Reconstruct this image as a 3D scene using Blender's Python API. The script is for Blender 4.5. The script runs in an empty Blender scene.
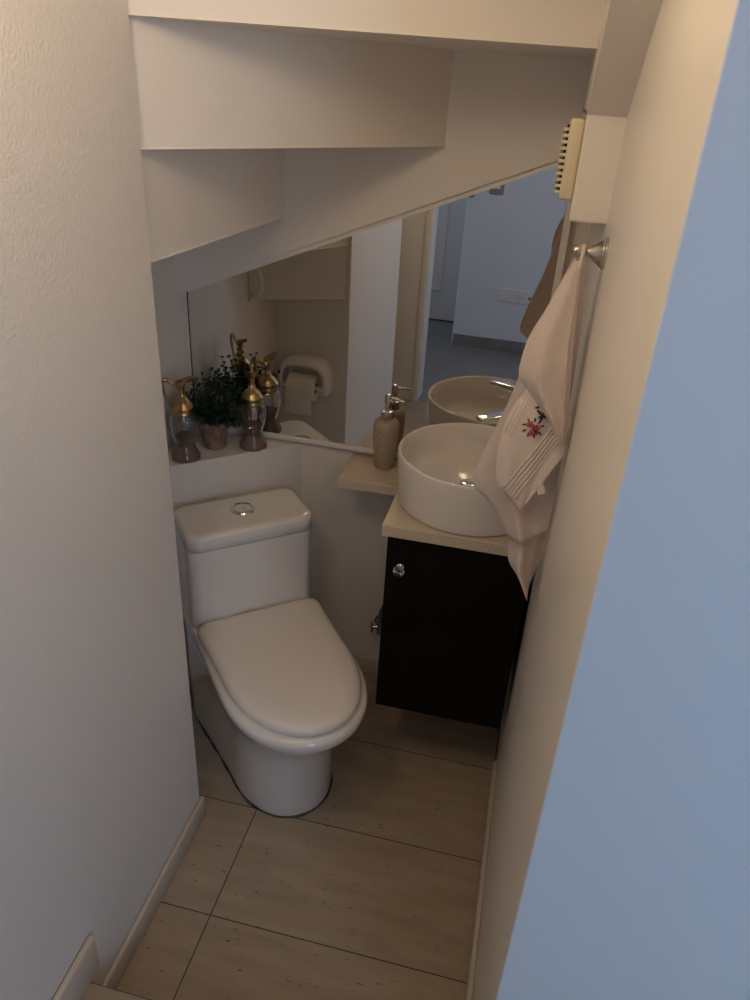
import bpy, bmesh, math, random
from mathutils import Vector, Matrix
random.seed(7)
C = bpy.context.scene
COL = C.collection
PI = math.pi

# ------------------------------------------------------------------ materials
def mat(name, col, rough=.5, metal=0., noise=None, bump=None, spec=.5, trans=0., ior=1.45, coat=0., emit=None):
    m = bpy.data.materials.new(name); m.use_nodes = True
    nt = m.node_tree; b = nt.nodes['Principled BSDF']
    b.inputs['Base Color'].default_value = (*col, 1)
    b.inputs['Roughness'].default_value = rough
    b.inputs['Metallic'].default_value = metal
    b.inputs['Specular IOR Level'].default_value = spec
    b.inputs['Transmission Weight'].default_value = trans
    b.inputs['IOR'].default_value = ior
    b.inputs['Coat Weight'].default_value = coat
    b.inputs['Coat Roughness'].default_value = .08
    tc = nt.nodes.new('ShaderNodeTexCoord')
    if noise:                                   # (scale, detail, second colour, low, high)
        sc, det, c2, lo, hi = noise
        n = nt.nodes.new('ShaderNodeTexNoise'); n.inputs['Scale'].default_value = sc; n.inputs['Detail'].default_value = det
        r = nt.nodes.new('ShaderNodeValToRGB')
        r.color_ramp.elements[0].position = lo; r.color_ramp.elements[1].position = hi
        r.color_ramp.elements[0].color = (*col, 1); r.color_ramp.elements[1].color = (*c2, 1)
        nt.links.new(tc.outputs['Object'], n.inputs['Vector'])
        nt.links.new(n.outputs['Fac'], r.inputs['Fac']); nt.links.new(r.outputs['Color'], b.inputs['Base Color'])
    if bump:                                    # (scale, strength, distance)
        n2 = nt.nodes.new('ShaderNodeTexNoise'); n2.inputs['Scale'].default_value = bump[0]; n2.inputs['Detail'].default_value = 3
        bp = nt.nodes.new('ShaderNodeBump'); bp.inputs['Strength'].default_value = bump[1]; bp.inputs['Distance'].default_value = bump[2]
        nt.links.new(tc.outputs['Object'], n2.inputs['Vector'])
        nt.links.new(n2.outputs['Fac'], bp.inputs['Height']); nt.links.new(bp.outputs['Normal'], b.inputs['Normal'])
    return m

def tile_mat(name, base, dark, grout, sx, sy, ox, oy, pits=True, rough=.35):
    m = bpy.data.materials.new(name); m.use_nodes = True
    nt = m.node_tree; b = nt.nodes['Principled BSDF']; b.inputs['Roughness'].default_value = rough
    N = nt.nodes.new; L = nt.links.new
    tc = N('ShaderNodeTexCoord'); sep = N('ShaderNodeSeparateXYZ'); L(tc.outputs['Object'], sep.inputs[0])
    def math_(op, a, bb=None):
        n = N('ShaderNodeMath'); n.operation = op
        for i, x in enumerate((a, bb)):
            if x is None: continue
            if isinstance(x, (int, float)): n.inputs[i].default_value = x
            else: L(x, n.inputs[i])
        return n.outputs[0]
    def joint(o, off, s):
        q = math_('DIVIDE', math_('SUBTRACT', o, off), s)
        fr = math_('FRACT', q)
        d = math_('MINIMUM', fr, math_('SUBTRACT', 1., fr))
        return math_('LESS_THAN', math_('MULTIPLY', d, s), .0013), math_('FLOOR', q)
    jx, ix = joint(sep.outputs[0], ox, sx); jy, iy = joint(sep.outputs[1], oy, sy)
    j = math_('MAXIMUM', jx, jy)
    mp = N('ShaderNodeMapping'); mp.inputs['Scale'].default_value = (1, 4.5, 1); L(tc.outputs['Object'], mp.inputs[0])
    cell = N('ShaderNodeCombineXYZ'); L(math_('MULTIPLY', ix, 3.1), cell.inputs[0]); L(math_('MULTIPLY', iy, 5.7), cell.inputs[1])
    ad = N('ShaderNodeVectorMath'); ad.operation = 'ADD'; L(mp.outputs[0], ad.inputs[0]); L(cell.outputs[0], ad.inputs[1])
    n = N('ShaderNodeTexNoise'); n.inputs['Scale'].default_value = 5; n.inputs['Detail'].default_value = 7; L(ad.outputs[0], n.inputs['Vector'])
    r = N('ShaderNodeValToRGB'); r.color_ramp.elements[0].position = .3; r.color_ramp.elements[1].position = .7
    r.color_ramp.elements[0].color = (*dark, 1); r.color_ramp.elements[1].color = (*base, 1); L(n.outputs['Fac'], r.inputs['Fac'])
    col = r.outputs['Color']
    if pits:
        n2 = N('ShaderNodeTexNoise'); n2.inputs['Scale'].default_value = 46; n2.inputs['Detail'].default_value = 5; L(ad.outputs[0], n2.inputs['Vector'])
        n3 = N('ShaderNodeTexNoise'); n3.inputs['Scale'].default_value = 7; L(ad.outputs[0], n3.inputs['Vector'])
        pf = math_('MULTIPLY', math_('GREATER_THAN', n2.outputs['Fac'], .655), math_('GREATER_THAN', n3.outputs['Fac'], .52))
        mx = N('ShaderNodeMix'); mx.data_type = 'RGBA'; L(math_('MULTIPLY', pf, .8), mx.inputs[0]); L(col, mx.inputs[6]); mx.inputs[7].default_value = (.05, .035, .022, 1); col = mx.outputs[2]
    mx2 = N('ShaderNodeMix'); mx2.data_type = 'RGBA'; L(j, mx2.inputs[0]); L(col, mx2.inputs[6]); mx2.inputs[7].default_value = (*grout, 1)
    L(mx2.outputs[2], b.inputs['Base Color'])
    return m

M = {}
M['wall'] = mat('painted plaster', (.80, .76, .71), .55, bump=(170, .35, .004))
M['smooth'] = mat('smooth painted plaster', (.80, .755, .70), .5, bump=(60, .08, .003))
M['gloss_paint'] = mat('semi gloss paint', (.80, .755, .70), .33, bump=(14, .12, .006))
M['daylit_face'] = mat('hall face paint with daylight tint', (.80, .85, .90), .5, bump=(60, .1, .003))  # blue of the daylight put into the colour of the hall-facing wall face
M['daylit_wall'] = mat('hall wall paint with daylight tint', (.76, .79, .88), .5, bump=(60, .1, .003))  # hall walls, part of the bluish daylight is in their colour
M['trim'] = mat('white gloss trim', (.82, .77, .71), .35)
M['floor'] = tile_mat('travertine tile', (.45, .362, .268), (.36, .282, .20), (.045, .032, .022), .6, .3, -.511, 1.559)
M['landing'] = tile_mat('travertine landing tile', (.40, .31, .225), (.32, .245, .175), (.045, .032, .022), .6, .3, -.70, .692)
M['hall'] = tile_mat('grey hall tile', (.25, .235, .225), (.20, .185, .175), (.09, .085, .08), .6, .6, -.86, -.23, pits=False)
M['skirt_tile'] = mat('grey skirting tile', (.22, .205, .195), .4, noise=(9, 4, (.28, .26, .25), .4, .7))
M['light_absorber'] = mat('dark daylight absorber', (.10, .065, .04), .5, noise=(6, 5, (.15, .10, .06), .4, .7))  # dark colour chosen to soak up daylight bouncing off the landing
M['skirting'] = mat('yellowed skirting paint', (.60, .525, .44), .45)
M['ceramic'] = mat('white ceramic', (.84, .80, .76), .12, coat=.6)
M['seat'] = mat('white seat plastic', (.85, .80, .75), .2)
M['chrome'] = mat('chrome', (.82, .82, .82), .08, 1.)
M['nickel'] = mat('brushed nickel', (.62, .57, .51), .22, 1.)
M['brass'] = mat('aged brass', (.52, .38, .19), .3, 1., noise=(40, 3, (.34, .24, .12), .45, .75))
M['stone'] = mat('cream quartz', (.66, .57, .45), .3, noise=(260, 2, (.52, .43, .32), .56, .68))
M['ebony'] = mat('black brown veneer', (.0065, .0048, .0036), .45, noise=(5, 6, (.0095, .007, .0052), .4, .7), spec=.12)
M['black'] = mat('black void', (.01, .01, .01), .6)
M['mirror'] = mat('mirror silvering', (.80, .79, .76), .004, 1.)
M['dark_edge'] = mat('dark mirror edge', (.08, .068, .055), .6)
M['mirror_edge'] = mat('mirror edge', (.35, .36, .33), .2)
M['glass'] = mat('clear glass', (.95, .95, .95), .03, trans=1.)
M['mauve_glass'] = mat('mauve tinted glass foot', (.30, .19, .165), .12, trans=.35)
M['crystal'] = mat('clear crystal knob', (.97, .97, .97), .02, trans=1., ior=1.5)
M['lotion'] = mat('dusty mauve contents', (.17, .10, .095), .5, noise=(90, 4, (.26, .17, .155), .45, .65))
M['terracotta'] = mat('weathered terracotta', (.28, .165, .11), .85, noise=(45, 5, (.40, .28, .20), .45, .65), bump=(80, .4, .003))
M['soil'] = mat('dark moss', (.02, .02, .012), .9)
M['leaf'] = mat('dark green leaf', (.016, .042, .022), .55, noise=(30, 2, (.03, .07, .033), .4, .7))
M['stem'] = mat('green stem', (.03, .045, .02), .7)
M['speckle'] = mat('speckled stone ware', (.44, .35, .255), .38, noise=(170, 3, (.30, .235, .165), .52, .68), coat=.2)
M['towel'] = mat('dusty pink terry', (.76, .655, .605), .95, spec=.1, bump=(420, .7, .004))
M['towel_smooth'] = mat('dusty pink woven border', (.79, .69, .635), .9, spec=.1, bump=(900, .3, .002))
M['fl_red'] = mat('red embroidery', (.22, .02, .045), .7)
M['fl_pink'] = mat('pink embroidery', (.50, .13, .17), .7)
M['fl_dark'] = mat('dark green embroidery', (.045, .045, .035), .8)
M['tag'] = mat('white care tag', (.78, .75, .68), .8)
M['cream_plastic'] = mat('aged cream plastic', (.72, .64, .45), .4)
M['white_plastic'] = mat('white plastic', (.80, .78, .74), .35)
M['paper'] = mat('toilet paper', (.84, .79, .72), .95, spec=.1, bump=(300, .2, .002))
M['card'] = mat('cardboard core', (.22, .15, .09), .9)
M['metal_switch'] = mat('brushed steel plate', (.45, .46, .47), .3, 1.)
M['rubber'] = mat('grey braided hose', (.16, .15, .14), .5, .3)
M['yellow'] = mat('yellowed foam block', (.42, .27, .07), .8)
M['caulk'] = mat('dirty silicone bead', (.055, .042, .03), .8, noise=(30, 3, (.16, .12, .08), .5, .7))
M['door_paint'] = mat('cream door paint', (.80, .73, .62), .4)

# ------------------------------------------------------------------ helpers
def obj(name, bm, material, parent=None, smooth=False, angle=None):
    bmesh.ops.recalc_face_normals(bm, faces=bm.faces[:])
    me = bpy.data.meshes.new(name); bm.to_mesh(me); bm.free()
    mats = material if isinstance(material, (list, tuple)) else [material]
    for mm in mats: me.materials.append(mm)
    if smooth:
        for p in me.polygons: p.use_smooth = True
        if angle: me.set_sharp_from_angle(angle=math.radians(angle))
    o = bpy.data.objects.new(name, me); COL.objects.link(o)
    if parent: o.parent = parent
    return o
def struct(name, bm, material, smooth=False, angle=None, parent=None):
    o = obj(name, bm, material, parent, smooth, angle)
    if not parent: o['kind'] = 'structure'
    return o
def thing(name, label, cat, loc=(0, 0, 0), rz=0., group=None):
    o = bpy.data.objects.new(name, None); COL.objects.link(o); o.empty_display_size = .05
    o.location = loc; o.rotation_euler = (0, 0, rz); o['label'] = label; o['category'] = cat
    if group: o['group'] = group
    return o
def tag(o, label, cat, group=None):
    o['label'] = label; o['category'] = cat
    if group: o['group'] = group
    return o
def box(bm, lo, hi, bev=0., seg=2):
    r = bmesh.ops.create_cube(bm, size=1.)
    vs = r['verts']
    for v in vs:
        v.co = Vector([lo[i] + (v.co[i] + .5) * (hi[i] - lo[i]) for i in range(3)])
    if bev:
        es = list({e for v in vs for e in v.link_edges})
        bmesh.ops.bevel(bm, geom=es, offset=bev, segments=seg, profile=.5, affect='EDGES')
def BM(): return bmesh.new()
def boxbm(lo, hi, bev=0., seg=2):
    bm = BM(); box(bm, lo, hi, bev, seg); return bm
def prism(bm, poly, axis, a, b):
    """extrude a 2D polygon along an axis ('z': poly in xy, 'y': poly in xz, 'x': poly in yz)"""
    def P(p, h):
        return {'z': (p[0], p[1], h), 'y': (p[0], h, p[1]), 'x': (h, p[0], p[1])}[axis]
    A = [bm.verts.new(P(p, a)) for p in poly]; B = [bm.verts.new(P(p, b)) for p in poly]
    n = len(poly)
    bm.faces.new(A); bm.faces.new(B[::-1])
    for i in range(n): bm.faces.new((A[i], A[(i + 1) % n], B[(i + 1) % n], B[i]))
def bevel_all(bm, off, seg=2, ang=30):
    es = [e for e in bm.edges if len(e.link_faces) == 2 and e.calc_face_angle(0) > math.radians(ang)]
    bmesh.ops.bevel(bm, geom=es, offset=off, segments=seg, profile=.5, affect='EDGES')
def lathe(bm, prof, segs=48, center=(0, 0, 0), M4=None, flute=None):
    """prof: (r,z) list, closed at the axis when r==0; flute=(n, depth, z0, z1)"""
    rings = []
    T = M4 if M4 else Matrix.Translation(center)
    for r, z in prof:
        if r <= 1e-6: rings.append([bm.verts.new(T @ Vector((0, 0, z)))]); continue
        ring = []
        for i in range(segs):
            a = 2 * PI * i / segs; rr = r
            if flute and flute[2] <= z <= flute[3]: rr = r * (1 + flute[1] * (abs(math.cos(flute[0] * a / 2)) - .6))
            ring.append(bm.verts.new(T @ Vector((rr * math.cos(a), rr * math.sin(a), z))))
        rings.append(ring)
    for A, B in zip(rings, rings[1:]):
        if len(A) == 1 and len(B) == 1: continue
        for i in range(segs):
            j = (i + 1) % segs
            if len(A) == 1: bm.faces.new((A[0], B[i], B[j]))
            elif len(B) == 1: bm.faces.new((A[i], A[j], B[0]))
            else: bm.faces.new((A[i], A[j], B[j], B[i]))
def spline(pts, n=8):
    pts = [Vector(p) for p in pts]; out = []
    for i in range(len(pts) - 1):
        p0 = pts[max(i - 1, 0)]; p1 = pts[i]; p2 = pts[i + 1]; p3 = pts[min(i + 2, len(pts) - 1)]
        for k in range(n):
            t = k / n
            out.append(.5 * ((2 * p1) + (p2 - p0) * t + (2 * p0 - 5 * p1 + 4 * p2 - p3) * t * t + (3 * p1 - p0 - 3 * p2 + p3) * t ** 3))
    out.append(pts[-1]); return out
def tube(bm, pts, rad, segs=10, flat=1.):
    """rad: number or list per point; flat squeezes the second axis"""
    pts = [Vector(p) for p in pts]; n = len(pts); rings = []
    up = Vector((0, 0, 1)); prev = None
    for i, p in enumerate(pts):
        t = (pts[min(i + 1, n - 1)] - pts[max(i - 1, 0)]).normalized()
        if prev is None:
            s = t.cross(up)
            if s.length < 1e-3: s = t.cross(Vector((0, 1, 0)))
        else: s = prev - t * prev.dot(t)
        s.normalize(); prev = s; u = s.cross(t)
        r = rad[i] if isinstance(rad, (list, tuple)) else rad
        rings.append([bm.verts.new(p + s * r * math.cos(2 * PI * k / segs) + u * r * flat * math.sin(2 * PI * k / segs)) for k in range(segs)])
    for A, B in zip(rings, rings[1:]):
        for k in range(segs): bm.faces.new((A[k], A[(k + 1) % segs], B[(k + 1) % segs], B[k]))
    bm.faces.new(rings[0][::-1]); bm.faces.new(rings[-1])
def loft(bm, sections, cap=True):
    rings = [[bm.verts.new(p) for p in s] for s in sections]; n = len(rings[0])
    for A, B in zip(rings, rings[1:]):
        for k in range(n): bm.faces.new((A[k], A[(k + 1) % n], B[(k + 1) % n], B[k]))
    if cap: bm.faces.new(rings[0][::-1]); bm.faces.new(rings[-1])
def resample(poly, n):
    L = [0.]
    m = len(poly)
    for i in range(m): L.append(L[-1] + (Vector(poly[(i + 1) % m]) - Vector(poly[i])).length)
    out = []; k = 0
    for i in range(n):
        t = L[-1] * i / n
        while L[k + 1] < t: k += 1
        f = (t - L[k]) / max(L[k + 1] - L[k], 1e-9)
        out.append(Vector(poly[k]).lerp(Vector(poly[(k + 1) % m]), f))
    return out

# ================================================================== THE SETTING
XL, XR, YB, YE = -.645, .093, 1.86, 1.208      # left wall face, right wall face, back wall, end of the left wall
XN = -.918                                       # left wall of the niche behind it
ZH = .15                                        # level of the landing and the hall
YS = .692                                       # front of the step
YC = .603                                        # right wall ends here, hall face
ZC = 2.55

bm = BM(); box(bm, (-1.15, YS - .02, -.08), (XR + .2, YB + .1, 0)); struct('floor', bm, M['floor'])
bm = BM(); box(bm, (XN - .35, -.23, -.08), (2.2, YS, ZH)); struct('floor_landing', bm, M['landing'])
bm = BM(); box(bm, (-1.6, -2.1, -.08), (2.2, -.236, ZH)); struct('floor_hall', bm, M['hall'])

# left wall: one block, its end face looks into the niche
bm = BM(); box(bm, (XN - .3, .50, -.05), (XL, YE, ZC), .004)
for v in bm.verts:
    if v.co.x > XL - .05: v.co.x -= .0048 * max(0, v.co.z - .0)       # the wall leans slightly out of plumb
struct('wall_left', bm, M['wall'])
bm = BM(); box(bm, (XN - .3, YE - .05, -.05), (XN, YB + .1, ZC)); struct('wall_niche', bm, M['wall'])
bm = BM(); box(bm, (XN - .3, YB, -.05), (XR + .3, YB + .12, ZC)); struct('wall_back', bm, M['smooth'])
# right wall, rounded outer corner towards the hall
bm = BM(); rc = .003; arc = [(XR + rc - rc * math.cos(a), YC + rc - rc * math.sin(a)) for a in [PI / 2 * k / 6 for k in range(7)]]
prism(bm, [(XR, YB + .05)] + arc + [(2.2, YC), (2.2, YB + .05)], 'z', -.05, ZC); wr = struct('wall_right', bm, [M['gloss_paint'], M['daylit_face']], True, 40)
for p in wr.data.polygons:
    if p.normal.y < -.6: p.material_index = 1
# boxed-in corner behind the toilet with its ledge top
A_ = Vector((-.588, YB)); d_ = Vector((.277, .265)).normalized()
t_ = (A_.x - XN) / d_.x; B_ = A_ - d_ * t_
bm = BM(); prism(bm, [(A_.x, A_.y), (A_.x - .02, YB + .02), (XN - .02, YB + .02), (XN - .02, B_.y)], 'z', -.02, .785)
bevel_all(bm, .004, 2, 40); struct('wall_boxing', bm, M['smooth'])

# baseboards
def skirting(name, lo, hi, bev=.004):
    bm = boxbm(lo, hi, bev); return struct(name, bm, M['skirting'], True, 50)
skirting('baseboard_left', (XL, YS, 0), (XL + .012, YE + .004, .065))
skirting('baseboard_step', (XL, .50, ZH), (XL + .014, YS + .036, ZH + .092))
skirting('baseboard_right', (XR - .012, YS, 0), (XR, 1.53, .07))
skirting('baseboard_back', (-.60, YB - .012, 0), (XR, YB, .065))
bm = boxbm((-.672, -1.362, ZH), (1.4, -1.348, ZH + .075), .002); struct('baseboard_hall', bm, M['skirt_tile'])

# hall: wall with the sockets, recessed door, far and side walls, window, ceiling
WX0, WX1 = .98, 1.66
bm = BM(); box(bm, (-.682, -1.6, 0), (WX0, -1.36, ZC), .003); box(bm, (WX0 - .01, -1.6, 0), (2.2, -1.36, .95)); box(bm, (WX0 - .01, -1.6, 2.2), (2.2, -1.36, ZC)); box(bm, (WX1, -1.6, .94), (2.2, -1.36, 2.21)); struct('wall_hall', bm, M['daylit_wall'])
bm = boxbm((-1.6, -2.1, 0), (-.6, -1.93, ZC)); struct('wall_hall_end', bm, M['daylit_wall'])
bm = BM(); box(bm, (-1.75, -2.1, 0), (-1.55, .0, .95)); box(bm, (-1.75, -2.1, 2.2), (-1.55, .0, ZC)); box(bm, (-1.75, -2.1, .94), (-1.55, -1.72, 2.21)); box(bm, (-1.75, -.98, .94), (-1.55, .0, 2.21)); struct('wall_hall_left', bm, M['daylit_wall'])
w = bpy.data.objects.new('added_window_2', None); COL.objects.link(w); w['kind'] = 'structure'; w.location = (-1.64, -1.35, .95)  # unseen second window, added to brighten the hall door recess
bm = BM()
for lo, hi in [((-.03, -.37, 0), (.03, .37, .05)), ((-.03, -.37, 1.2), (.03, .37, 1.25)), ((-.03, -.37, .04), (.03, -.32, 1.21)), ((-.03, .32, .04), (.03, .37, 1.21)), ((-.025, -.02, .04), (.025, .02, 1.21))]:
    box(bm, lo, hi, .003)
obj('window_frame', bm, M['trim'], w)
bm = boxbm((-.004, -.35, .02), (.004, .35, 1.23)); obj('window_pane', bm, M['glass'], w)
bm = boxbm((1.75, -1.4, 0), (1.9, YC + .02, ZC)); struct('wall_hall_right', bm, M['daylit_wall'])
w = bpy.data.objects.new('window_1', None); COL.objects.link(w); w['kind'] = 'structure'; w.location = ((WX0 + WX1) / 2, -1.48, .95)
bm = BM(); hw = (WX1 - WX0) / 2
for lo, hi in [((-hw, -.03, 0), (hw, .03, .05)), ((-hw, -.03, 1.2), (hw, .03, 1.25)), ((-hw, -.03, .04), (-hw + .05, .03, 1.21)), ((hw - .05, -.03, .04), (hw, .03, 1.21)), ((-.02, -.025, .04), (.02, .025, 1.21))]:
    box(bm, lo, hi, .003)
obj('window_frame', bm, M['trim'], w)
bm = boxbm((-hw + .03, -.004, .02), (hw - .03, .004, 1.23)); obj('window_pane', bm, M['glass'], w)
bm = boxbm((-1.75, -2.1, ZC), (2.2, YB + .1, ZC + .1)); struct('ceiling_hall', bm, M['smooth'])

# panelled hall door seen in the mirror
d = bpy.data.objects.new('door_2', None); COL.objects.link(d); d['kind'] = 'structure'; d.location = (-1.15, -1.93, ZH)
bm = boxbm((-.35, 0, .008), (.45, .035, 2.0), .002); obj('door_leaf', bm, M['trim'], d)
for (x0, x1, z0, z1) in [(-.26, .27, .22, .92), (-.26, .27, 1.05, 1.85)]:
    bm = BM()
    for lo, hi in [((x0, .03, z0), (x1, .047, z0 + .025)), ((x0, .03, z1 - .025), (x1, .047, z1)), ((x0, .03, z0 + .02), (x0 + .025, .047, z1 - .02)), ((x1 - .025, .03, z0 + .02), (x1, .047, z1 - .02))]:
        box(bm, lo, hi, .005)
    obj('panel_moulding', bm, M['trim'], d)
# landing recess beside the left wall and the cream door casing at the hall end of the landing (seen in the mirror)
bm = boxbm((XN - .4, -.25, 0), (XN - .28, .58, ZC)); struct('wall_landing', bm, M['light_absorber'])  # unseen wall, kept dark to cut stray daylight
bm = boxbm((XN - .4, -.33, 0), (-.70, -.238, ZC)); struct('wall_casing', bm, M['door_paint'])
bm = BM(); box(bm, (-.86, -.245, ZH), (-.672, -.215, 2.15), .004); box(bm, (-.70, -.22, ZH), (-.668, -.205, 2.15), .006); box(bm, (-.672, -.34, ZH), (-.662, -.212, 2.15), .002)
struct('trim_4', bm, M['door_paint'], True, 40)
# ---- underside of the winding stair: stepped wedges turning round the end of the left wall
NX, NY = XL - .022, YE - .002
rise = [1.94, 1.757, 1.575, 1.395, 1.217, 1.04]
# second points of the riser lines (bottom edge of each riser)
rp = [(.20, 1.06), (.035, 1.455), (-.245, 1.826), (-.622, 1.826), (-1.00, 1.826), (-1.05, 1.42), (-1.05, YE - .002)]
ymax = 1.835
def ray_clip(p):
    return Vector((p[0] - NX, p[1] - NY)).normalized()
bm = BM()
def halfplane(poly, o, n):           # keep the side where (p-o).n >= 0
    out = []
    for i in range(len(poly)):
        a, b = poly[i], poly[(i + 1) % len(poly)]
        da, db = (a - o).dot(n), (b - o).dot(n)
        if da >= 0: out.append(a)
        if (da >= 0) != (db >= 0): out.append(a.lerp(b, da / (da - db)))
    return out
for k in range(6):
    u0, u1 = ray_clip(rp[k]), ray_clip(rp[k + 1])
    base = [Vector((XN - .03, YE - .3)), Vector((XR + .03, YE - .3)), Vector((XR + .03, ymax)), Vector((XN - .03, ymax))]
    o = Vector((NX, NY))
    n0 = Vector((-u0.y, u0.x)); n1 = Vector((u1.y, -u1.x))
    poly = halfplane(halfplane(base, o, n0), o, n1)
    if len(poly) >= 3: prism(bm, [(p.x, p.y) for p in poly], 'z', rise[k], rise[k] + (.235 if k else .6))
# straight flight above the camera side, rising towards the landing
zs = 1.94 + .18; y1 = 1.075
for k in range(2):
    box(bm, (XL - .02, y1 - .26, zs), (XR + .03, y1 + .02, ZC)); y1 -= .25; zs += .18
bevel_all(bm, .003, 2, 50)
struct('ceiling', bm, M['smooth'])
# stringer board above the mirror (sloping lower edge)
bm = BM()
zl = lambda x: 1.567 + x * .412
prism(bm, [(XN - .01, zl(XN - .01)), (XR + .01, zl(XR + .01)), (XR + .01, 2.5), (XN - .01, 2.5)], 'y', 1.818, YB + .01)
prism(bm, [(XN - .01, zl(XN - .01) - .013), (.03, zl(.03) - .013), (.03, zl(.03) + .02), (XN - .01, zl(XN - .01) + .02)], 'y', 1.826, 1.8305)
bevel_all(bm, .003, 2, 40); struct('trim_1', bm, M['smooth'])
# stringer along the right wall with a sloping underside, and the boxed end under it
bm = BM()
prism(bm, [(1.38, 1.664), (1.04, 1.664 + .34 * .60), (.75, 1.664 + .63 * .66), (.75, 2.54), (YB, 2.54), (YB, 1.664)], 'x', .031, XR + .01)
bevel_all(bm, .003, 2, 30); struct('trim_2', bm, M['smooth'])
bm = boxbm((.031, 1.381, 1.503), (XR + .005, YB + .01, 1.672), .004); struct('trim_3', bm, M['trim'])

# ================================================================== MIRROR
DL = math.radians(1.35)
mr = thing('mirror', 'large frameless wall mirror under the sloping stair stringer, behind the basin', 'mirror', (-.905, 1.857, .795), -DL)
def mz(x): return zl(-.905 + x) - .795 + .03
bm = BM(); prism(bm, [(0, .012), (.935, .012), (.935, mz(.935)), (0, mz(0))], 'y', -.0, .004)
o = obj('mirror_glass', bm, [M['mirror'], M['mirror_edge']], mr)
bm = BM(); box(bm, (.0, -.006, .0), (.935, .004, .012), .002); obj('bottom_channel', bm, M['trim'], mr)['label'] = 'white strip along the lower edge of the mirror'
bm = BM(); box(bm, (-.0035, -.001, .0), (-.001, .004, mz(0) - .002), .001); obj('side_strip', bm, M['dark_edge'], mr)
bm = BM(); box(bm, (.936, -.004, .0), (.952, .006, mz(.94) - .01), .001); obj('side_strip', bm, M['trim'], mr)

# ================================================================== TOILET
th = math.radians(220.0)
toilet = thing('toilet', 'white one-piece ceramic toilet with closed lid, set diagonally in the corner', 'toilet', (-.724, 1.680, 0), th)
NS = 72
def dshape(yb, yf, w, wb, fl, rb=.024, ex=2.12):
    """plan outline: rounded back edge, sides, long rounded front"""
    yc = yf - fl; pts = []
    for i in range(41):
        a = -PI / 2 + PI * i / 40
        s, c = math.sin(a), math.cos(a)
        pts.append((w * math.copysign(abs(s) ** (2 / ex), s), yc + fl * abs(c) ** (2 / ex)))
    for i in range(1, 9):
        t = i / 8; pts.append((w + (wb - w) * t ** 1.15, yc + (yb + rb - yc) * t))
    for i in range(1, 7):
        a = PI / 2 * i / 6; pts.append((wb - rb + rb * math.cos(a), yb + rb - rb * math.sin(a)))
    left = [(-x, y) for x, y in pts[41:][::-1]]
    return resample([Vector((x, y, 0)) for x, y in pts + left], NS)
def sect(z, *a, **k): return [Vector((p.x, p.y, z)) for p in dshape(*a, **k)]
bm = BM()
loft(bm, [sect(.002, .03, .526, .134, .166, .19), sect(.02, .03, .529, .134, .166, .19), sect(.10, .03, .532, .133, .166, .19),
          sect(.19, .03, .540, .134, .166, .19), sect(.25, .03, .556, .140, .167, .20), sect(.295, .03, .584, .150, .168, .21),
          sect(.325, .03, .616, .162, .169, .225), sect(.347, .03, .641, .171, .170, .235), sect(.366, .03, .655, .176, .171, .24),
          sect(.384, .03, .658, .178, .171, .24), sect(.394, .03, .655, .175, .169, .24), sect(.398, .035, .643, .167, .162, .23)])
obj('bowl', bm, M['ceramic'], toilet, True, 60)
bm = BM(); r1 = dshape(.03, .527, .135, .167, .19)
tube(bm, [Vector((p.x, p.y, .001)) for p in r1 if p.y > .06], [.0035 + .0022 * math.sin(i * 1.3) * math.sin(i * .37) for i, p in enumerate(q for q in r1 if q.y > .06)], 6); obj('silicone_bead', bm, M['caulk'], toilet, True)['label'] = 'dark dirty sealant line round the toilet foot'
def rrect(z, y0, y1, w, r=.035, bow=.01):
    pts = []
    for cx, cy, a0 in ((w - r, y1 - r, 0), (-w + r, y1 - r, 90), (-w + r, y0 + r, 180), (w - r, y0 + r, 270)):
        for i in range(9):
            a = math.radians(a0 + 90 * i / 8); pts.append(Vector((cx + r * math.cos(a), cy + r * math.sin(a), z)))
    for p in pts:
        if p.y > (y0 + y1) / 2: p.y += bow * (1 - (p.x / w) ** 2)
    return pts
bm = BM()
loft(bm, [rrect(.36, 0., .178, .171, .035), rrect(.41, 0., .169, .1695, .03, .012), rrect(.47, 0., .164, .169, .028, .012), rrect(.56, 0., .164, .169, .028, .012), rrect(.637, 0., .1685, .170, .029, .012)])
obj('tank', bm, M['ceramic'], toilet, True, 60)
bm = BM()
loft(bm, [rrect(.638, -.003, .168, .168, .03, .012), rrect(.640, -.005, .171, .1705, .031, .012), rrect(.672, -.005, .172, .1705, .031, .012), rrect(.6775, -.0035, .170, .169, .031, .012), rrect(.6815, .002, .1645, .1635, .03, .012), rrect(.6835, .012, .154, .153, .03, .01)])
obj('tank_lid', bm, M['ceramic'], toilet, True, 60)
fb = None
bm = BM(); lathe(bm, [(0, 0), (.031, 0), (.0322, .004), (.029, .0075), (.0255, .007), (.0245, .0035), (0, .0035)], 40, (0, .082, .6835))
fb = obj('flush_button', bm, M['chrome'], toilet, True, 40); fb['label'] = 'round chrome dual flush button'
for sgn in (-1, 1):
    bm = BM(); pts = [(.0225 * math.cos(a), .0225 * math.sin(a)) for a in [(-PI / 2 + PI * i / 16) for i in range(17)]]
    pts = [(sgn * (x + .0012), y + .082) for x, y in pts]
    prism(bm, pts, 'z', .686, .6905); bevel_all(bm, .0012, 2, 40); obj('button_half', bm, M['chrome'], fb, True, 40)
bm = BM()
loft(bm, [sect(.398, .190, .636, .158, .160, .24), sect(.401, .187, .639, .162, .164, .24), sect(.407, .187, .639, .162, .164, .24), sect(.409, .190, .636, .158, .160, .24)])
obj('seat', bm, M['seat'], toilet, True, 50)
bm = BM()
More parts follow.
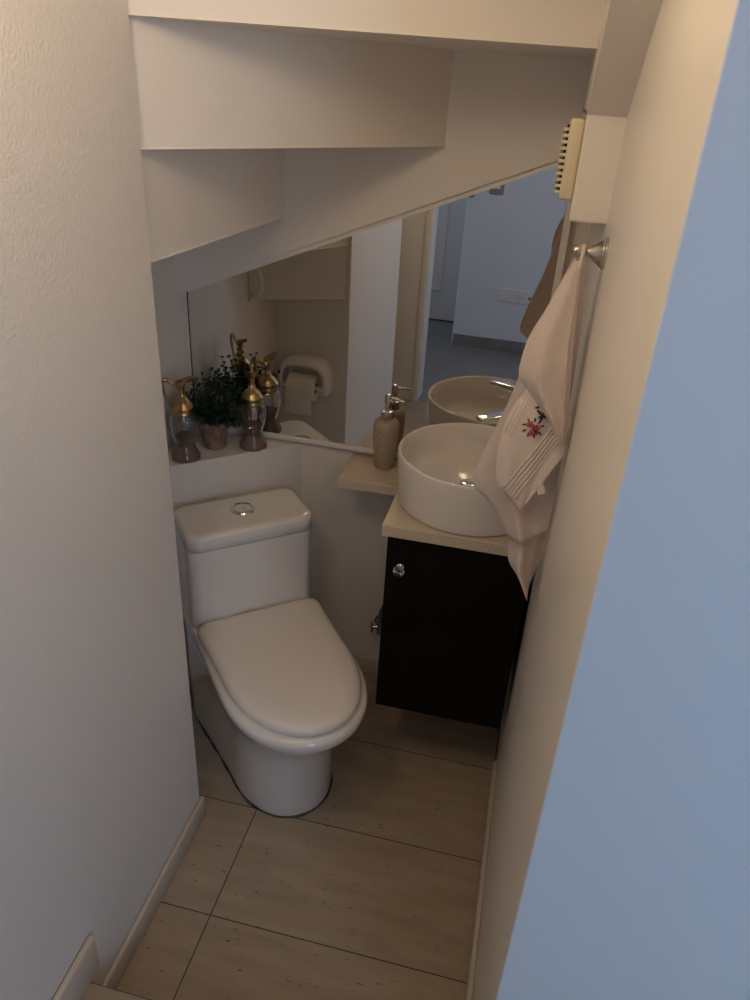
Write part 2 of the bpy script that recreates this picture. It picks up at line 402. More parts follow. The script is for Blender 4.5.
loft(bm, [sect(.406, .186, .640, .159, .166, .25), sect(.4075, .182, .645, .163, .171, .25), sect(.416, .180, .647, .164, .172, .25), sect(.424, .182, .642, .160, .168, .25), sect(.4295, .187, .631, .152, .160, .245), sect(.4325, .195, .617, .144, .147, .225),
          sect(.4345, .21, .590, .122, .123, .20), sect(.4355, .25, .53, .08, .078, .15), sect(.436, .30, .47, .04, .036, .09)])
obj('lid', bm, M['seat'], toilet, True, 50)
for sgn in (-1, 1):
    bm = BM(); tube(bm, [(sgn * .06, .178, .41), (sgn * .105, .178, .41)], .009, 14); bevel_all(bm, .002, 2, 60); obj('hinge', bm, M['seat'], toilet, True, 50)

# ================================================================== VANITY
cab = thing('vanity_cabinet', 'black-brown wall-hung vanity cabinet with one door below the basin', 'cabinet', (-.256, 1.482, .232))
CW, CD, CH = .336, YB - 1.482, .536
bm = BM(); t = .016
box(bm, (0, .019, 0), (t, CD, CH), .001); box(bm, (CW - t, .019, 0), (CW, CD, CH), .001); box(bm, (t, .019, 0), (CW - t, CD, t), .001); box(bm, (t, CD - .006, t), (CW - t, CD, CH)); box(bm, (t, .019, CH - .02), (CW - t, .08, CH))
obj('carcass', bm, M['ebony'], cab)
bm = boxbm((.001, 0, .001), (CW - .001, .018, CH - .004), .0015); door = obj('door', bm, M['ebony'], cab)
kx, kz = .037, CH - .083
bm = BM(); T = Matrix.Translation((kx, 0, kz)) @ Matrix.Rotation(PI / 2, 4, 'X')
lathe(bm, [(0, 0), (.009, 0), (.009, .003), (.005, .005), (.0045, .012)], 20, M4=T); kb = obj('knob_base', bm, M['chrome'], door, True, 40)
bm = BM(); lathe(bm, [(0, .011), (.007, .011), (.0138, .019), (.0138, .023), (.0090, .029), (0, .029)], 12, M4=T); obj('knob', bm, M['crystal'], door)['label'] = 'faceted clear crystal knob'

ct = obj('countertop', boxbm((-.268, 1.468, .770), (XR - .001, YB - .021, .800), .0025), M['stone'])
tag(ct, 'cream speckled stone countertop carrying the white basin, above black cabinet', 'countertop')
sh = obj('stone_shelf', boxbm((-.436, 1.697, .752), (-.2685, YB - .001, .780), .0025), M['stone'])
tag(sh, 'small cream stone shelf under the mirror, holding the soap dispenser', 'shelf')

SC = Vector((-.089, 1.647, .8005)); SR = .183
sink = thing('vessel_sink', 'round white ceramic vessel basin on the cream countertop', 'sink', SC)
bm = BM(); h = .132
lathe(bm, [(0, 0), (.166, 0), (.166, .0025), (.1735, .004), (.1755, .010), (.1765, .03), (SR - .002, .09), (SR, h - .006), (SR - .001, h - .002), (SR - .004, h), (SR - .008, h - .001), (SR - .011, h - .005), (SR - .013, .105), (SR - .015, .085), (SR - .023, .068), (SR - .040, .057), (SR - .08, .051), (.03, .0465), (.022, .044), (0, .044)], 96)
obj('basin', bm, M['ceramic'], sink, True, 50)
bm = BM(); lathe(bm, [(0, .0515), (.012, .0515), (.021, .0505), (.0255, .0485), (.0265, .0462), (.022, .045), (0, .045)], 40); obj('drain_cap', bm, M['chrome'], sink, True, 50)

fc = thing('faucet', 'chrome basin faucet with flat spout behind the white basin', 'faucet', (.052, 1.785, .8005))
bm = BM(); lathe(bm, [(0, 0), (.027, 0), (.027, .004), (.022, .008), (.020, .014), (.019, .15), (.0195, .222), (.017, .228), (0, .228)], 32); obj('body', bm, M['chrome'], fc, True, 50)
bm = BM(); v0 = Vector((.0, .0, .205)); v1 = Vector((-.142, -.092, .197)); dirv = (v1 - v0).normalized(); side = Vector((dirv.y, -dirv.x, 0)).normalized()
secs = []
for f, wd, tk in [(0, .016, .012), (.3, .018, .010), (.8, .021, .008), (.96, .021, .007), (1., .019, .004)]:
    c = v0.lerp(v1, f); ring = []
    for i in range(20):
        a = 2 * PI * i / 20; cs, sn = math.cos(a), math.sin(a)
        ring.append(c + side * wd * math.copysign(abs(cs) ** .5, cs) + Vector((0, 0, tk * math.copysign(abs(sn) ** .5, sn))))
    secs.append(ring)
loft(bm, secs); obj('spout', bm, M['chrome'], fc, True, 50)
bm = BM(); tube(bm, [(0, 0, .224), (0, 0, .238)], .017, 24); tube(bm, [(.0, .0, .239), (.015, -.035, .246), (.02, -.065, .256)], [.010, .009, .007], 14, .5); obj('lever', bm, M['chrome'], fc, True, 50)

# stop valve peeping out behind the cabinet
sv = thing('stop_valve', 'small dull metal water stop valve behind the black cabinet, low on wall', 'valve', (-.318, YB, .215))
bm = BM(); lathe(bm, [(0, 0), (.024, 0), (.024, .003), (.012, .006), (.008, .007), (.008, .03)], 24, M4=Matrix.Rotation(PI / 2, 4, 'X')); obj('wall_flange', bm, M['nickel'], sv, True, 40)
bm = BM(); tube(bm, [(0, -.03, -.025), (0, -.03, .025)], .011, 16); tube(bm, [(.0, -.03, 0), (-.022, -.035, -.004)], .006, 12); obj('valve_body', bm, M['nickel'], sv, True, 40)
bm = BM(); tube(bm, [(-.024, -.035, -.02), (-.026, -.035, .014)], .008, 12, .5); obj('handle', bm, M['nickel'], sv, True, 40)
bm = BM(); tube(bm, spline([(0, -.03, .025), (.0, -.03, .06), (.02, -.03, .10), (.052, -.03, .13)], 6), .006, 10); obj('hose', bm, M['rubber'], sv, True)
bm = BM(); box(bm, (-.035, -.022, 0), (.035, .022, .055), .008, 3)
o = obj('foam_block', bm, M['yellow'], None, True, 50); o.location = (-.862, 1.528, .001); o.rotation_euler = (0, 0, .75)
tag(o, 'small yellowish foam block on the floor beside the toilet foot', 'block')

# ================================================================== SOAP DISPENSER
dp = thing('soap_dispenser', 'beige speckled ceramic soap dispenser with chrome pump on the stone shelf', 'soap dispenser', (-.336, 1.805, .7805))
bm = BM(); lathe(bm, [(0, 0), (.024, 0), (.0268, .003), (.031, .045), (.0342, .085), (.0345, .115), (.0325, .130), (.026, .138), (.018, .140), (0, .140)], 48); obj('bottle', bm, M['speckle'], dp, True, 50)
bm = BM(); lathe(bm, [(0, .140), (.0165, .140), (.0175, .143), (.0175, .160), (.0165, .163), (.007, .164), (0, .164)], 32); obj('collar', bm, M['nickel'], dp, True, 40)
bm = BM(); lathe(bm, [(0, .163), (.0058, .163), (.0058, .180), (.0085, .182), (.0088, .202), (.006, .208), (0, .209)], 24); tube(bm, [(0, 0, .198), (.03, -.006, .198), (.043, -.009, .195)], [.0045, .004, .003], 12); obj('pump_head', bm, M['nickel'], dp, True, 50)

# ================================================================== EWER BOTTLES
def ewer(loc, rz, label, s=1.):
    e = thing('ewer_bottle', label, 'bottle', loc, rz, 'ribbed glass ewers on the ledge')
    e.scale = (s, s, s)
    bm = BM()
    outer = [(.034, 0), (.0375, .003), (.0375, .010), (.030, .024), (.0245, .036), (.0235, .042), (.0265, .050), (.0315, .066), (.0355, .088), (.0368, .105), (.0355, .118), (.0305, .127), (.0265, .131)]
    inner = [(r - .0028, z) for r, z in outer[3:]][::-1]
    lathe(bm, [(0, 0)] + outer + inner + [(.016, .024), (0, .022)], 64, flute=(14, .07, .045, .122)); obj('glass_body', bm, M['glass'], e, True, 60)
    bm = BM(); lathe(bm, [(0, .0222), (.014, .0236), (.0265, .0255), (.0215, .036), (.0204, .042), (.0232, .050), (.0272, .062), (.0285, .0665), (0, .0668)], 48); obj('contents', bm, M['lotion'], e, True, 40)
    bm = BM(); lathe(bm, [(0, -.0004), (.0345, -.0004), (.0382, .003), (.0382, .0105), (.0308, .0245), (.0253, .036), (.0243, .042), (.0238, .042), (.0245, .036), (.0298, .0242), (.0370, .0102), (.0370, .0036), (0, .002)], 48); obj('foot', bm, M['mauve_glass'], e, True, 40)
    bm = BM(); lathe(bm, [(0, .128), (.0285, .128), (.0300, .130), (.0300, .134), (.0285, .136), (.0285, .143), (.0300, .145), (.0298, .149), (.0275, .151), (.0255, .156), (.0200, .164), (.0125, .170), (.0095, .174), (.0108, .176), (.0085, .179), (.0078, .186), (.0080, .196), (.0095, .202), (.0095, .203), (0, .203)], 40); obj('collar', bm, M['brass'], e, True, 50)
    bm = BM()           # pouring lip: an open spout rising to one side
    secs = []
    for f, x, z, wx, wy in [(0, 0, .200, .0088, .0088), (.3, .002, .207, .012, .011), (.6, .006, .214, .018, .0125), (1., .012, .221, .027, .013)]:
        secs.append([Vector((x + wx * math.cos(a), wy * math.sin(a) * (1 - .35 * max(0, math.cos(a))), z + .30 * wx * math.cos(a))) for a in [2 * PI * i / 28 for i in range(28)]])
    loft(bm, secs); inn = [f for f in bm.faces if len(f.verts) > 10 and f.calc_center_median().z > .21]
    r = bmesh.ops.inset_region(bm, faces=inn, thickness=.0012, depth=0)
    bmesh.ops.translate(bm, verts=list({v for f in inn for v in f.verts}), vec=(-.004, 0, -.010)); obj('pouring_lip', bm, M['brass'], e, True, 60)
    bm = BM(); pth = spline([(-.008, 0, .196), (-.014, 0, .205), (-.026, 0, .214), (-.038, 0, .222), (-.045, 0, .218), (-.046, 0, .205), (-.042, 0, .185), (-.035, 0, .165), (-.029, 0, .152)], 7)
    n = len(pth); tube(bm, pth, [.0026 + .0016 * math.sin(PI * i / (n - 1)) + (.0014 if abs(i / (n - 1) - .40) < .08 else 0) for i in range(n)], 10); obj('handle', bm, M['brass'], e, True)
    return e
def copy_tree(o, parent=None):
    c = o.copy(); COL.objects.link(c)
    if parent: c.parent = parent
    for ch in list(o.children): copy_tree(ch, c)
    return c
e1 = ewer((-.848, 1.668, .7855), .55, 'ribbed glass ewer with brass neck and curled handle, left of the potted plant')
e2 = copy_tree(e1); e2.location = (-.707, 1.795, .7855); e2.rotation_euler = (0, 0, -1.2)
e2['label'] = 'ribbed glass ewer with brass neck, right of the plant and touching the mirror'

# ================================================================== POTTED PLANT
pp = thing('potted_plant', 'small dark green leafy plant in a terracotta pot on the ledge', 'plant', (-.806, 1.762, .7855))
bm = BM(); lathe(bm, [(0, 0), (.027, 0), (.0285, .002), (.038, .058), (.0385, .060), (.042, .061), (.0432, .063), (.0440, .082), (.043, .084), (.0395, .084), (.037, .070), (0, .069)], 40); obj('pot', bm, M['terracotta'], pp, True, 40)
bm = BM(); lathe(bm, [(.0375, .074), (.02, .079), (0, .081)], 24); obj('soil', bm, M['soil'], pp, True)
bs = BM(); bl = BM()
def leaf(bm, p, d, up, L, W):
    s = d.cross(up).normalized(); nrm = s.cross(d).normalized()
    pr = [(0, 0), (.25, .75), (.55, 1.), (.85, .6), (1., 0)]
    c = [p + d * (L * f) + nrm * (.12 * L * math.sin(PI * f)) for f, _ in pr]
    lv = [bm.verts.new(c[i] + s * W * pr[i][1] + nrm * W * .25 * (pr[i][1])) for i in range(1, 4)]; rv = [bm.verts.new(c[i] - s * W * pr[i][1] + nrm * W * .25 * pr[i][1]) for i in range(1, 4)]
    m_ = [bm.verts.new(q) for q in c]
    bm.faces.new((m_[0], lv[0], m_[1])); bm.faces.new((m_[0], m_[1], rv[0]))
    for i in range(2):
        bm.faces.new((lv[i], lv[i + 1], m_[i + 2], m_[i + 1])); bm.faces.new((m_[i + 1], m_[i + 2], rv[i + 1], rv[i]))
    bm.faces.new((lv[2], m_[4], m_[3])); bm.faces.new((m_[3], m_[4], rv[2]))
for i in range(135):
    az = random.uniform(0, 2 * PI); el = math.acos(random.uniform(.02, 1.)) * .98; L = random.uniform(.080, .140) * (1. - .22 * math.sin(el))
    dv = Vector((math.sin(el) * math.cos(az), math.sin(el) * math.sin(az), math.cos(el) + .15)).normalized()
    p0 = Vector((random.uniform(-.02, .02), random.uniform(-.02, .02), .076)); bend = Vector((random.uniform(-.3, .3), random.uniform(-.3, .3), .25))
    path = [p0 + dv * L * t + bend * (L * .35 * t * t) for t in [k / 8 for k in range(9)]]
    path = [Vector((q.x, min(q.y, .078), max(q.z, .07))) for q in path]
    hit = lambda q, m: q.x < -.10 or (q.z < .235 and ((q.x + .042) ** 2 + (q.y + .094) ** 2 < m * m or (q.x - .099) ** 2 + (q.y - .033) ** 2 < m * m))
    if any(hit(q, .040) for q in path): continue
    tube(bs, path, .0009, 4)
    for k in range(3, 9):
        for q in range(3):
            a = random.uniform(0, 2 * PI); t = (path[k] - path[k - 1])
            if t.length < 1e-5: continue
            t.normalize()
            s = t.cross(Vector((0, 0, 1))); s = s.normalized() if s.length > .01 else Vector((1, 0, 0))
            sd = (Matrix.Rotation(a, 3, t) @ s + t * random.uniform(.2, .9)).normalized()
            if path[k].y + sd.y * .013 > .083 or hit(path[k] + sd * .012, .042): continue
            leaf(bl, path[k], sd, Vector((.1, .1, 1)), random.uniform(.009, .013), random.uniform(.0034, .005))
obj('stems', bs, M['stem'], pp, True); obj('foliage', bl, M['leaf'], pp)

# ================================================================== TOILET PAPER (on the end face of the left wall, seen in the mirror)
hx, hz = -.795, .735
hd = thing('toilet_paper_holder', 'white rounded toilet paper holder on the wall reflected in the mirror', 'paper holder', (hx, YE, hz))
def hood(yy, w, h, r, drop):
    pts = []; top = h
    for i in range(33):
        a = PI * i / 32; c, s = math.cos(a), math.sin(a)
        pts.append(Vector((w * math.copysign(abs(c) ** .62, c), yy, top * abs(s) ** .62)))
    return [Vector((w * .97, yy, -.030))] + pts + [Vector((-w * .97, yy, -.030))]
bm = BM()
outs = [(0., .096, .094), (.02, .098, .097), (.048, .096, .095), (.062, .091, .089), (.070, .083, .079)]
inns = [(.070, .076, .070), (.062, .075, .068), (.012, .075, .068)]
rings = []
for yy, w, h in outs + inns: rings.append([bm.verts.new(p) for p in hood(yy, w, h, 0, 0)])
for A, B in zip(rings, rings[1:]):
    for k in range(34): bm.faces.new((A[k], A[k + 1], B[k + 1], B[k]))
bm.faces.new(rings[-1])
for A, B in [(rings[0], rings[7]), (rings[1], rings[6]), (rings[3], rings[5])]: pass
for k in (0, 34):
    loop = [r[k] for r in rings]; bm.faces.new(loop)
bm.faces.new(rings[0][::-1])
obj('hood', bm, M['ceramic'], hd, True, 40)
bm = BM(); tube(bm, [(-.074, .060, -.008), (.074, .060, -.008)], .009, 16); obj('spindle', bm, M['white_plastic'], hd, True, 50)
tr = thing('toilet_roll', 'white toilet paper roll with loose end hanging, in the wall holder', 'toilet paper', (hx, YE + .060, hz - .008))
bm = BM(); R0, R1 = .046, .018
T = Matrix.Rotation(PI / 2, 4, 'Y'); lathe(bm, [(R1, -.050), (R0 - .002, -.050), (R0, -.048), (R0, .048), (R0 - .002, .050), (R1, .050), (R1, -.050)], 48, M4=T); obj('paper', bm, M['paper'], tr, True, 40)
bm = BM(); lathe(bm, [(R1 - .0012, -.0495), (R1 - .0002, -.0495), (R1 - .0002, .0495), (R1 - .0012, .0495), (R1 - .0012, -.0495)], 32, M4=T); obj('core', bm, M['card'], tr, True, 40)
bm = BM(); pr = [(R0 * math.cos(a) + .0006, R0 * math.sin(a)) for a in (.5, .25, 0)] + [(R0 + .001, -.02), (R0 + .002, -.045), (R0 + .001, -.075), (R0 - .001, -.088)]
for x in (0,):
    g = [[bm.verts.new((xx, y + .0005, z - (.006 if (i == len(pr) - 1 and j == 0) else 0))) for j, xx in enumerate((-.049, -.018, .018, .049))] for i, (y, z) in enumerate(pr)]
    for i in range(len(g) - 1):
        for j in range(3): bm.faces.new((g[i][j], g[i][j + 1], g[i + 1][j + 1], g[i + 1][j]))
o = obj('loose_sheet', bm, M['paper'], tr, True); sm = o.modifiers.new('thick', 'SOLIDIFY'); sm.thickness = .0008; sm.offset = 1

# white hook on the niche wall (seen in the mirror)
hk = thing('wall_bracket', 'small curved white bracket on the niche wall, reflected above the plant', 'bracket', (XN, 1.447, 1.11))
bm = BM(); tube(bm, spline([(.0, -.02, .045), (.028, -.02, .035), (.038, -.02, 0), (.028, -.02, -.035), (0, -.02, -.045)], 8), .013, 14, .7); obj('loop', bm, M['white_plastic'], hk, True, 60)
bm = boxbm((0, -.038, -.055), (.006, -.002, .055), .002); obj('back_plate', bm, M['white_plastic'], hk)

# ================================================================== TOWEL HOOK AND TOWEL
HY, HZ = 1.255, 1.479
hkt = thing('towel_hook', 'brushed nickel cone hook on the right wall, holding the pink towel', 'hook', (XR, HY, HZ))
T = Matrix.Rotation(-PI / 2, 4, 'Y')
bm = BM(); lathe(bm, [(0, 0), (.0235, 0), (.0245, .0015), (.0245, .004), (.0225, .0055), (.0225, .0075), (.0205, .009), (.014, .017), (.009, .025), (.0065, .030), (0, .030)], 40, M4=T); obj('rose', bm, M['nickel'], hkt, True, 40)
bm = BM(); lathe(bm, [(0, .028), (.0062, .028), (.0078, .0295), (.0062, .031), (.0046, .033), (.0050, .036), (.0085, .0385), (.0102, .0430), (.0098, .0475), (.0065, .052), (0, .0535)], 28, M4=T); obj('knob', bm, M['nickel'], hkt, True, 60)

# towel: three hanging layers, each a sheet between two edge curves given as (x, z) with its own depth
tw = thing('hand_towel', 'dusty pink hand towel with embroidered flowers hanging from the nickel hook', 'towel', (.055, HY, HZ - .015))
O = Vector((.055, HY, HZ - .015))
def crv(pts, n):
    sp = spline([(p[0], 0, p[1]) for p in pts], 12); L = [0]
    for a, b in zip(sp, sp[1:]): L.append(L[-1] + (b - a).length)
    out = []; k = 0
    for i in range(n):
        t = L[-1] * i / (n - 1)
        while k < len(L) - 2 and L[k + 1] < t: k += 1
        out.append(sp[k].lerp(sp[k + 1], (t - L[k]) / max(L[k + 1] - L[k], 1e-9)))
    return out
def sheet(bm, left, right, depth, nu=26, nv=60, thick=.005, mi=0):
    """left/right: edge curves from top to bottom; depth(u, v) -> y offset"""
    Lc, Rc = crv(left, nv), crv(right, nv)
    F, K = [], []
    for j in range(nv):
        v = j / (nv - 1); fr, bk = [], []
        for i in range(nu):
            u = i / (nu - 1); p = Lc[j].lerp(Rc[j], u); y = depth(u, v)
            q = Vector((p.x, p.y + y + HY, p.z)) - O
            fr.append(bm.verts.new(q)); bk.append(bm.verts.new(q + Vector((0, thick, 0))))
        F.append(fr); K.append(bk)
    for j in range(nv - 1):
        for i in range(nu - 1):
            for G, fl in ((F, 0), (K, 1)):
                f = (G[j][i], G[j][i + 1], G[j + 1][i + 1], G[j + 1][i]); f = bm.faces.new(f if not fl else f[::-1]); f.material_index = mi
    def side(a, b):
        for k in range(len(a) - 1): bm.faces.new((a[k], a[k + 1], b[k + 1], b[k])).material_index = mi
    side(F[0], K[0]); side(K[-1], F[-1]); side([r[0] for r in K], [r[0] for r in F]); side([r[-1] for r in F], [r[-1] for r in K])
    return Lc, Rc
bm = BM()
# rear terry layer
backL = [(.046, 1.466), (.016, 1.375), (-.009, 1.263), (-.025, 1.196), (-.047, 1.125), (-.062, 1.068), (-.064, 1.032), (-.036, 1.008), (-.006, .971), (.016, .927), (.024, .871), (.046, .840), (.071, .812)]
backR = [(.064, 1.466), (.073, 1.401), (.079, 1.318), (.083, 1.23), (.086, 1.155), (.088, 1.076), (.088, .992), (.087, .955), (.0865, .936), (.086, .912), (.084, .87), (.080, .845), (.074, .813)]
def dB(u, v):
    a = min(1, v * 2.2); w = max(0, (v - .6) / .4)
    return .006 + a * (.016 - .008 * math.sin(PI * u) + .005 * math.sin(9 * u + 2.2 * v) + .003 * math.sin(17 * u + 5 * v)) - w * .030 * (1 - abs(2 * u - 1)) - w * .012 * math.sin(5 * u) + .020 * min(1, max(0, (v - .80 + .02 * u) / .02))
sheet(bm, backL, backR, dB, 34, 84, .006, 0)
# middle flap with the woven border
midL = [(.048, 1.458), (.032, 1.36), (.010, 1.262), (-.010, 1.217), (-.022, 1.178), (-.027, 1.134), (-.026, 1.099), (-.019, 1.061), (.004, 1.038), (.029, 1.023)]
midR = [(.060, 1.458), (.066, 1.38), (.073, 1.30), (.080, 1.235), (.084, 1.19), (.0865, 1.142), (.074, 1.113), (.056, 1.072), (.042, 1.043), (.032, 1.024)]
def dM(u, v):
    a = min(1, v * 1.8)
    return -.006 + a * (-.008 - .010 * math.sin(PI * u) + .0035 * math.sin(7 * u + 3 * v + 1) + .002 * math.sin(16 * u - 6 * v))
sheet(bm, midL, midR, dM, 34, 70, .004, 1)
# top flap
topL = [(.047, 1.466), (.031, 1.428), (.015, 1.387), (-.003, 1.344), (-.010, 1.309), (-.011, 1.280), (.000, 1.262), (.024, 1.235), (.054, 1.199), (.079, 1.162)]
topR = [(.056, 1.466), (.058, 1.423), (.059, 1.375), (.061, 1.326), (.066, 1.285), (.071, 1.245), (.077, 1.21), (.080, 1.19), (.082, 1.175), (.082, 1.160)]
def dT(u, v):
    a = min(1, v * 1.8)
    return -.014 + a * (-.018 - .014 * math.sin(PI * u) + .003 * math.sin(9 * u + 2 * v))
sheet(bm, topL, topR, dT, 30, 60, .004, 0)
# loop gathered over the hook
tube(bm, [Vector(p) - O for p in spline([(.055, HY - .012, 1.452), (.0575, HY - .011, 1.472), (.0575, HY, 1.4865), (.0575, HY + .011, 1.472), (.056, HY + .012, 1.452)], 6)], .0034, 10)
obj('towel_cloth', bm, [M['towel'], M['towel_smooth']], tw, True, 60)
# ribs of the woven border
def on_mid(x, z):      # depth of the middle flap at a point (nearest sample)
    Lc, Rc = crv(midL, 70), crv(midR, 70); best = None
    for j in range(70):
        for i in range(34):
            p = Lc[j].lerp(Rc[j], i / 33); dd = (p.x - x) ** 2 + (p.z - z) ** 2
            if best is None or dd < best[0]: best = (dd, dM(i / 33, j / 69))
    return best[1]
bm = BM()
def rib(a, b, r=.0019):
    pts = []
    for q in range(17):
        p = a.lerp(b, q / 16); pts.append(Vector((p.x, HY + on_mid(p.x, p.y) - .0004, p.y)) - O)
    tube(bm, pts, r, 6)
ra0, ra1, rb0, rb1 = Vector((.015, 1.042)), Vector((.078, 1.172)), Vector((-.008, 1.061)), Vector((.062, 1.192))
for k in range(5): rib(ra0.lerp(rb0, k / 4), ra1.lerp(rb1, k / 4))
for k in range(3): rib(Vector((-.020 + .006 * k, 1.165)), Vector((.000 + .006 * k, 1.235)), .0008)
e0, e1_ = Vector((.030, 1.022)), Vector((.085, 1.142))
obj('border_ribs', bm, M['towel_smooth'], tw, True)
# embroidered flowers
def blossom(bm, cx, cz, r, n=6):
    y = HY + on_mid(cx, cz) - .0012
    for k in range(n):
        a = 2 * PI * k / n; c = Vector((cx + r * .62 * math.cos(a), y, cz + r * .62 * math.sin(a))) - O
        bmesh.ops.create_uvsphere(bm, u_segments=8, v_segments=6, radius=1, matrix=Matrix.Translation(c) @ Matrix.Rotation(-a, 4, 'Y') @ Matrix.Diagonal((r * .5, .0014, r * .34, 1)))
def blob(bm, cx, cz, rx, rz, ang):
    y = HY + on_mid(cx, cz) - .0010
    bmesh.ops.create_uvsphere(bm, u_segments=8, v_segments=6, radius=1, matrix=Matrix.Translation(Vector((cx, y, cz)) - O) @ Matrix.Rotation(-ang, 4, 'Y') @ Matrix.Diagonal((rx, .0013, rz, 1)))
fx, fz = .027, 1.186
bp, br, bd = BM(), BM(), BM()
blossom(bp, fx - .006, fz + .006, .0065); blossom(bp, fx + .007, fz + .002, .006); blossom(bp, fx - .001, fz - .009, .006)
blossom(br, fx + .004, fz + .001, .0058, 5); blossom(br, fx + .006, fz - .007, .005, 5); blob(br, fx - .006, fz + .006, .0022, .0022, 0); blob(br, fx - .001, fz - .009, .002, .002, 0)
for a in (.3, .9, 1.5, 2.2, 2.9, 3.6, 4.3, 5., 5.7):
    blob(bd, fx + .0155 * math.cos(a), fz + .0155 * math.sin(a), .0042, .0016, a + random.uniform(-.5, .5))
for (x, z, a) in [(.010, .023, .7), (.013, .029, 1.4), (.016, .024, 2.), (.012, .019, 1.1), (.017, .031, .5), (.006, .030, 2.4), (.003, .039, .4)]:
    blob(bd, fx + x, fz + z, .0062, .0022, a)
obj('embroidery', bp, M['fl_pink'], tw, True)['label'] = 'pink embroidered blossoms'
obj('embroidery', br, M['fl_red'], tw, True)['label'] = 'dark red embroidered blossoms'
obj('embroidery', bd, M['fl_dark'], tw, True)['label'] = 'dark green embroidered leaves'
bm = BM(); p = e0.lerp(e1_, .44)
q = Vector((p.x + .004, HY + on_mid(p.x, p.y) + .001, p.y - .006)) - O
box(bm, (-.007, -.0006, -.011), (.007, .0006, .011), 0); bmesh.ops.transform(bm, matrix=Matrix.Translation(q) @ Matrix.Rotation(-.35, 4, 'Y') @ Matrix.Rotation(.2, 4, 'Z'), verts=bm.verts)
obj('care_tag', bm, M['tag'], tw)['label'] = 'small white care tag sewn to the border'

# ================================================================== VENT UNIT ON THE BOXED END
fan = thing('vent_unit', 'aged cream plastic slatted vent unit on the side of the boxed stair end', 'vent', (.031, 1.43, 1.534))
bm = BM(); box(bm, (-.023, -.04, 0), (0, .07, .124), .006, 3); obj('housing', bm, M['cream_plastic'], fan, True, 50)
bm = boxbm((-.027, -.03, .012), (-.022, .06, .112), .001); obj('recess', bm, M['black'], fan)
for k in range(11):
    z = .010 + k * .0095
    bm = boxbm((-.032, -.036, z), (-.021, .066, z + .0048), .001); obj('slat', bm, M['cream_plastic'], fan)

# ================================================================== HALL FITTINGS SEEN IN THE MIRROR
def plate(loc, w, h, label, cat, material, hole=None, name='wall_plate'):
    t = thing(name, label, cat, loc)
    bm = boxbm((-w / 2, 0, -h / 2), (w / 2, .008, h / 2), .003); obj('plate', bm, material, t)
    for x in (-w * .40, w * .40):
        bm = BM(); lathe(bm, [(0, .0082), (.003, .0082), (.003, .0095), (0, .0096)], 12, M4=Matrix.Scale(-1, 4, (0, 0, 1)) @ Matrix.Rotation(PI / 2, 4, 'X')); 
        for v in bm.verts: v.co.x += x
        for v in bm.verts: v.co.y = abs(v.co.y)
        obj('screw', bm, M['nickel'], t)
    return t
t = plate((-.344, -1.36, .520), .135, .082, 'white blank wall plate reflected in the mirror, left of the socket plate with dark hole', 'wall plate', M['white_plastic'])
t = plate((-.200, -1.36, .518), .135, .082, 'white socket plate with small dark hole, reflected in mirror right of the blank plate', 'socket', M['white_plastic'], name='socket')
bm = BM(); lathe(bm, [(0, 0), (.008, 0), (.008, .002), (0, .0021)], 16, M4=Matrix.Rotation(-PI / 2, 4, 'X') @ Matrix.Translation((0, 0, .0075))); obj('jack_hole', bm, M['black'], t)
t = thing('light_switch', 'brushed steel light switch on the hall wall, reflected below the stringer', 'light switch', (-.500, -1.36, 1.180))
obj('plate', boxbm((-.045, 0, -.055), (.045, .008, .055), .003), M['metal_switch'], t); obj('rocker', boxbm((-.022, .007, -.022), (.022, .013, .022), .002), M['white_plastic'], t)
t = thing('doorbell_button', 'small round button plate on hall wall corner, reflected near the door', 'button', (-.655, -1.36, 1.118))
bm = BM(); lathe(bm, [(0, 0), (.025, 0), (.024, .006), (.015, .009), (.012, .014), (0, .015)], 28, M4=Matrix.Rotation(-PI / 2, 4, 'X')); obj('rosette', bm, M['nickel'], t, True, 40)

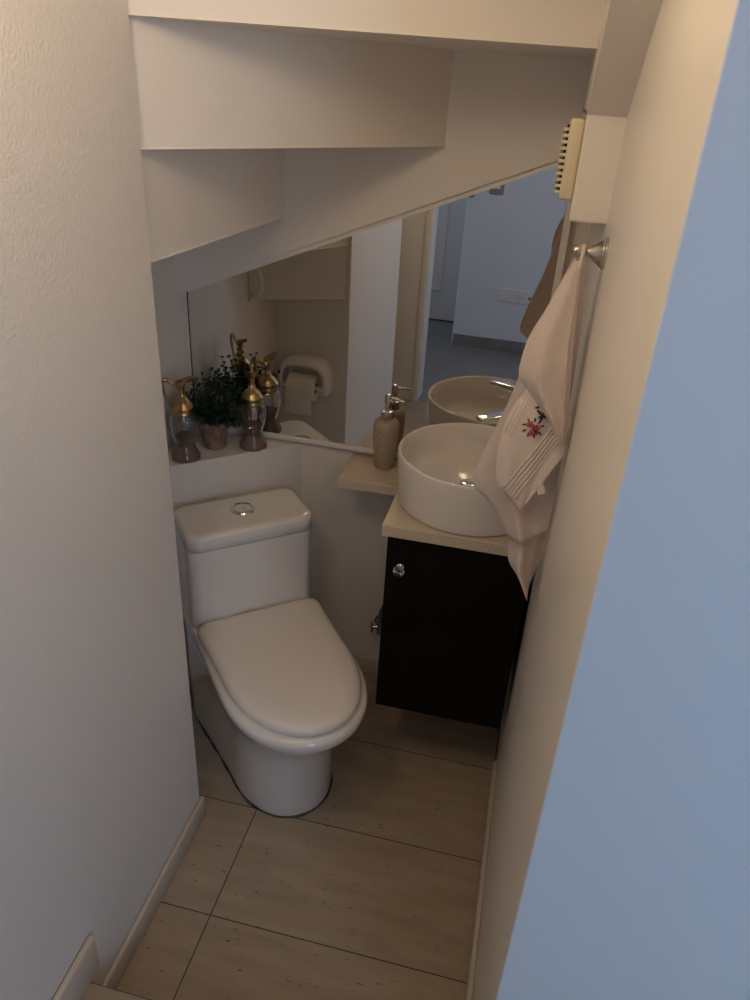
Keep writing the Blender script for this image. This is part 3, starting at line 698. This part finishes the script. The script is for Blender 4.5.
# ================================================================== LIGHT, WORLD, CAMERA
wd = bpy.data.worlds.new('World'); C.world = wd; wd.use_nodes = True
bg = wd.node_tree.nodes['Background']; bg.inputs[0].default_value = (.55, .72, 1., 1); bg.inputs[1].default_value = .3
def lamp(name, typ, loc, energy, col, size=.1, rot=(0, 0, 0), sy=None):
    l = bpy.data.lights.new(name, typ); l.energy = energy; l.color = col
    if typ == 'AREA':
        l.size = size
        if sy: l.shape = 'RECTANGLE'; l.size_y = sy
    elif typ == 'SPOT': l.shadow_soft_size = size
    else: l.shadow_soft_size = size
    o = bpy.data.objects.new(name, l); COL.objects.link(o); o.location = loc; o.rotation_euler = rot
    return o
WARM = (1., .755, .47)
lamp('left_lamp', 'POINT', (-.54, .56, 1.95), 5.6, WARM, .08)
lamp('right_fill', 'POINT', (-.06, .70, 2.06), 2.4, WARM, .08)  # added warm fill for the left wall, no fixture here
lamp('daylight_lamp', 'AREA', (1.32, -1.355, 1.575), 12.8, (.49, .71, 1.), .66, (PI / 2, 0, 0), 1.2)
lamp('daylight_lamp', 'AREA', (-1.545, -1.35, 1.575), 2.2, (.49, .71, 1.), 1.15, (0, -PI / 2, 0), .7)  # added light at the second window, lifts the hall door recess

cam = bpy.data.cameras.new('camera'); co = bpy.data.objects.new('camera', cam); COL.objects.link(co)
RR = [[0.9733767, 0.22239565, 0.0554794], [0.15532977, -0.4620236, -0.87315912], [-0.168554, 0.85853035, -0.48426767]]
X, Y, Z = Vector(RR[0]), -Vector(RR[1]), -Vector(RR[2])
m4 = Matrix(((X.x, Y.x, Z.x, 0), (X.y, Y.y, Z.y, 0), (X.z, Y.z, Z.z, 0), (0, 0, 0, 1)))
co.matrix_world = Matrix.Translation((0, 0, 1.6897)) @ m4
cam.sensor_fit = 'VERTICAL'; cam.sensor_height = 32.; cam.lens = 752.56 / 1000 * 32.
cam.clip_start = .02
C.camera = co
C.view_settings.view_transform = 'Standard'; C.view_settings.look = 'None'; C.view_settings.gamma = 1.; C.view_settings.use_curve_mapping = False
C.view_settings.exposure = 0.
C.cycles.max_bounces = 16; C.cycles.diffuse_bounces = 8; C.cycles.glossy_bounces = 8; C.cycles.transmission_bounces = 12; C.cycles.sample_clamp_indirect = 40.
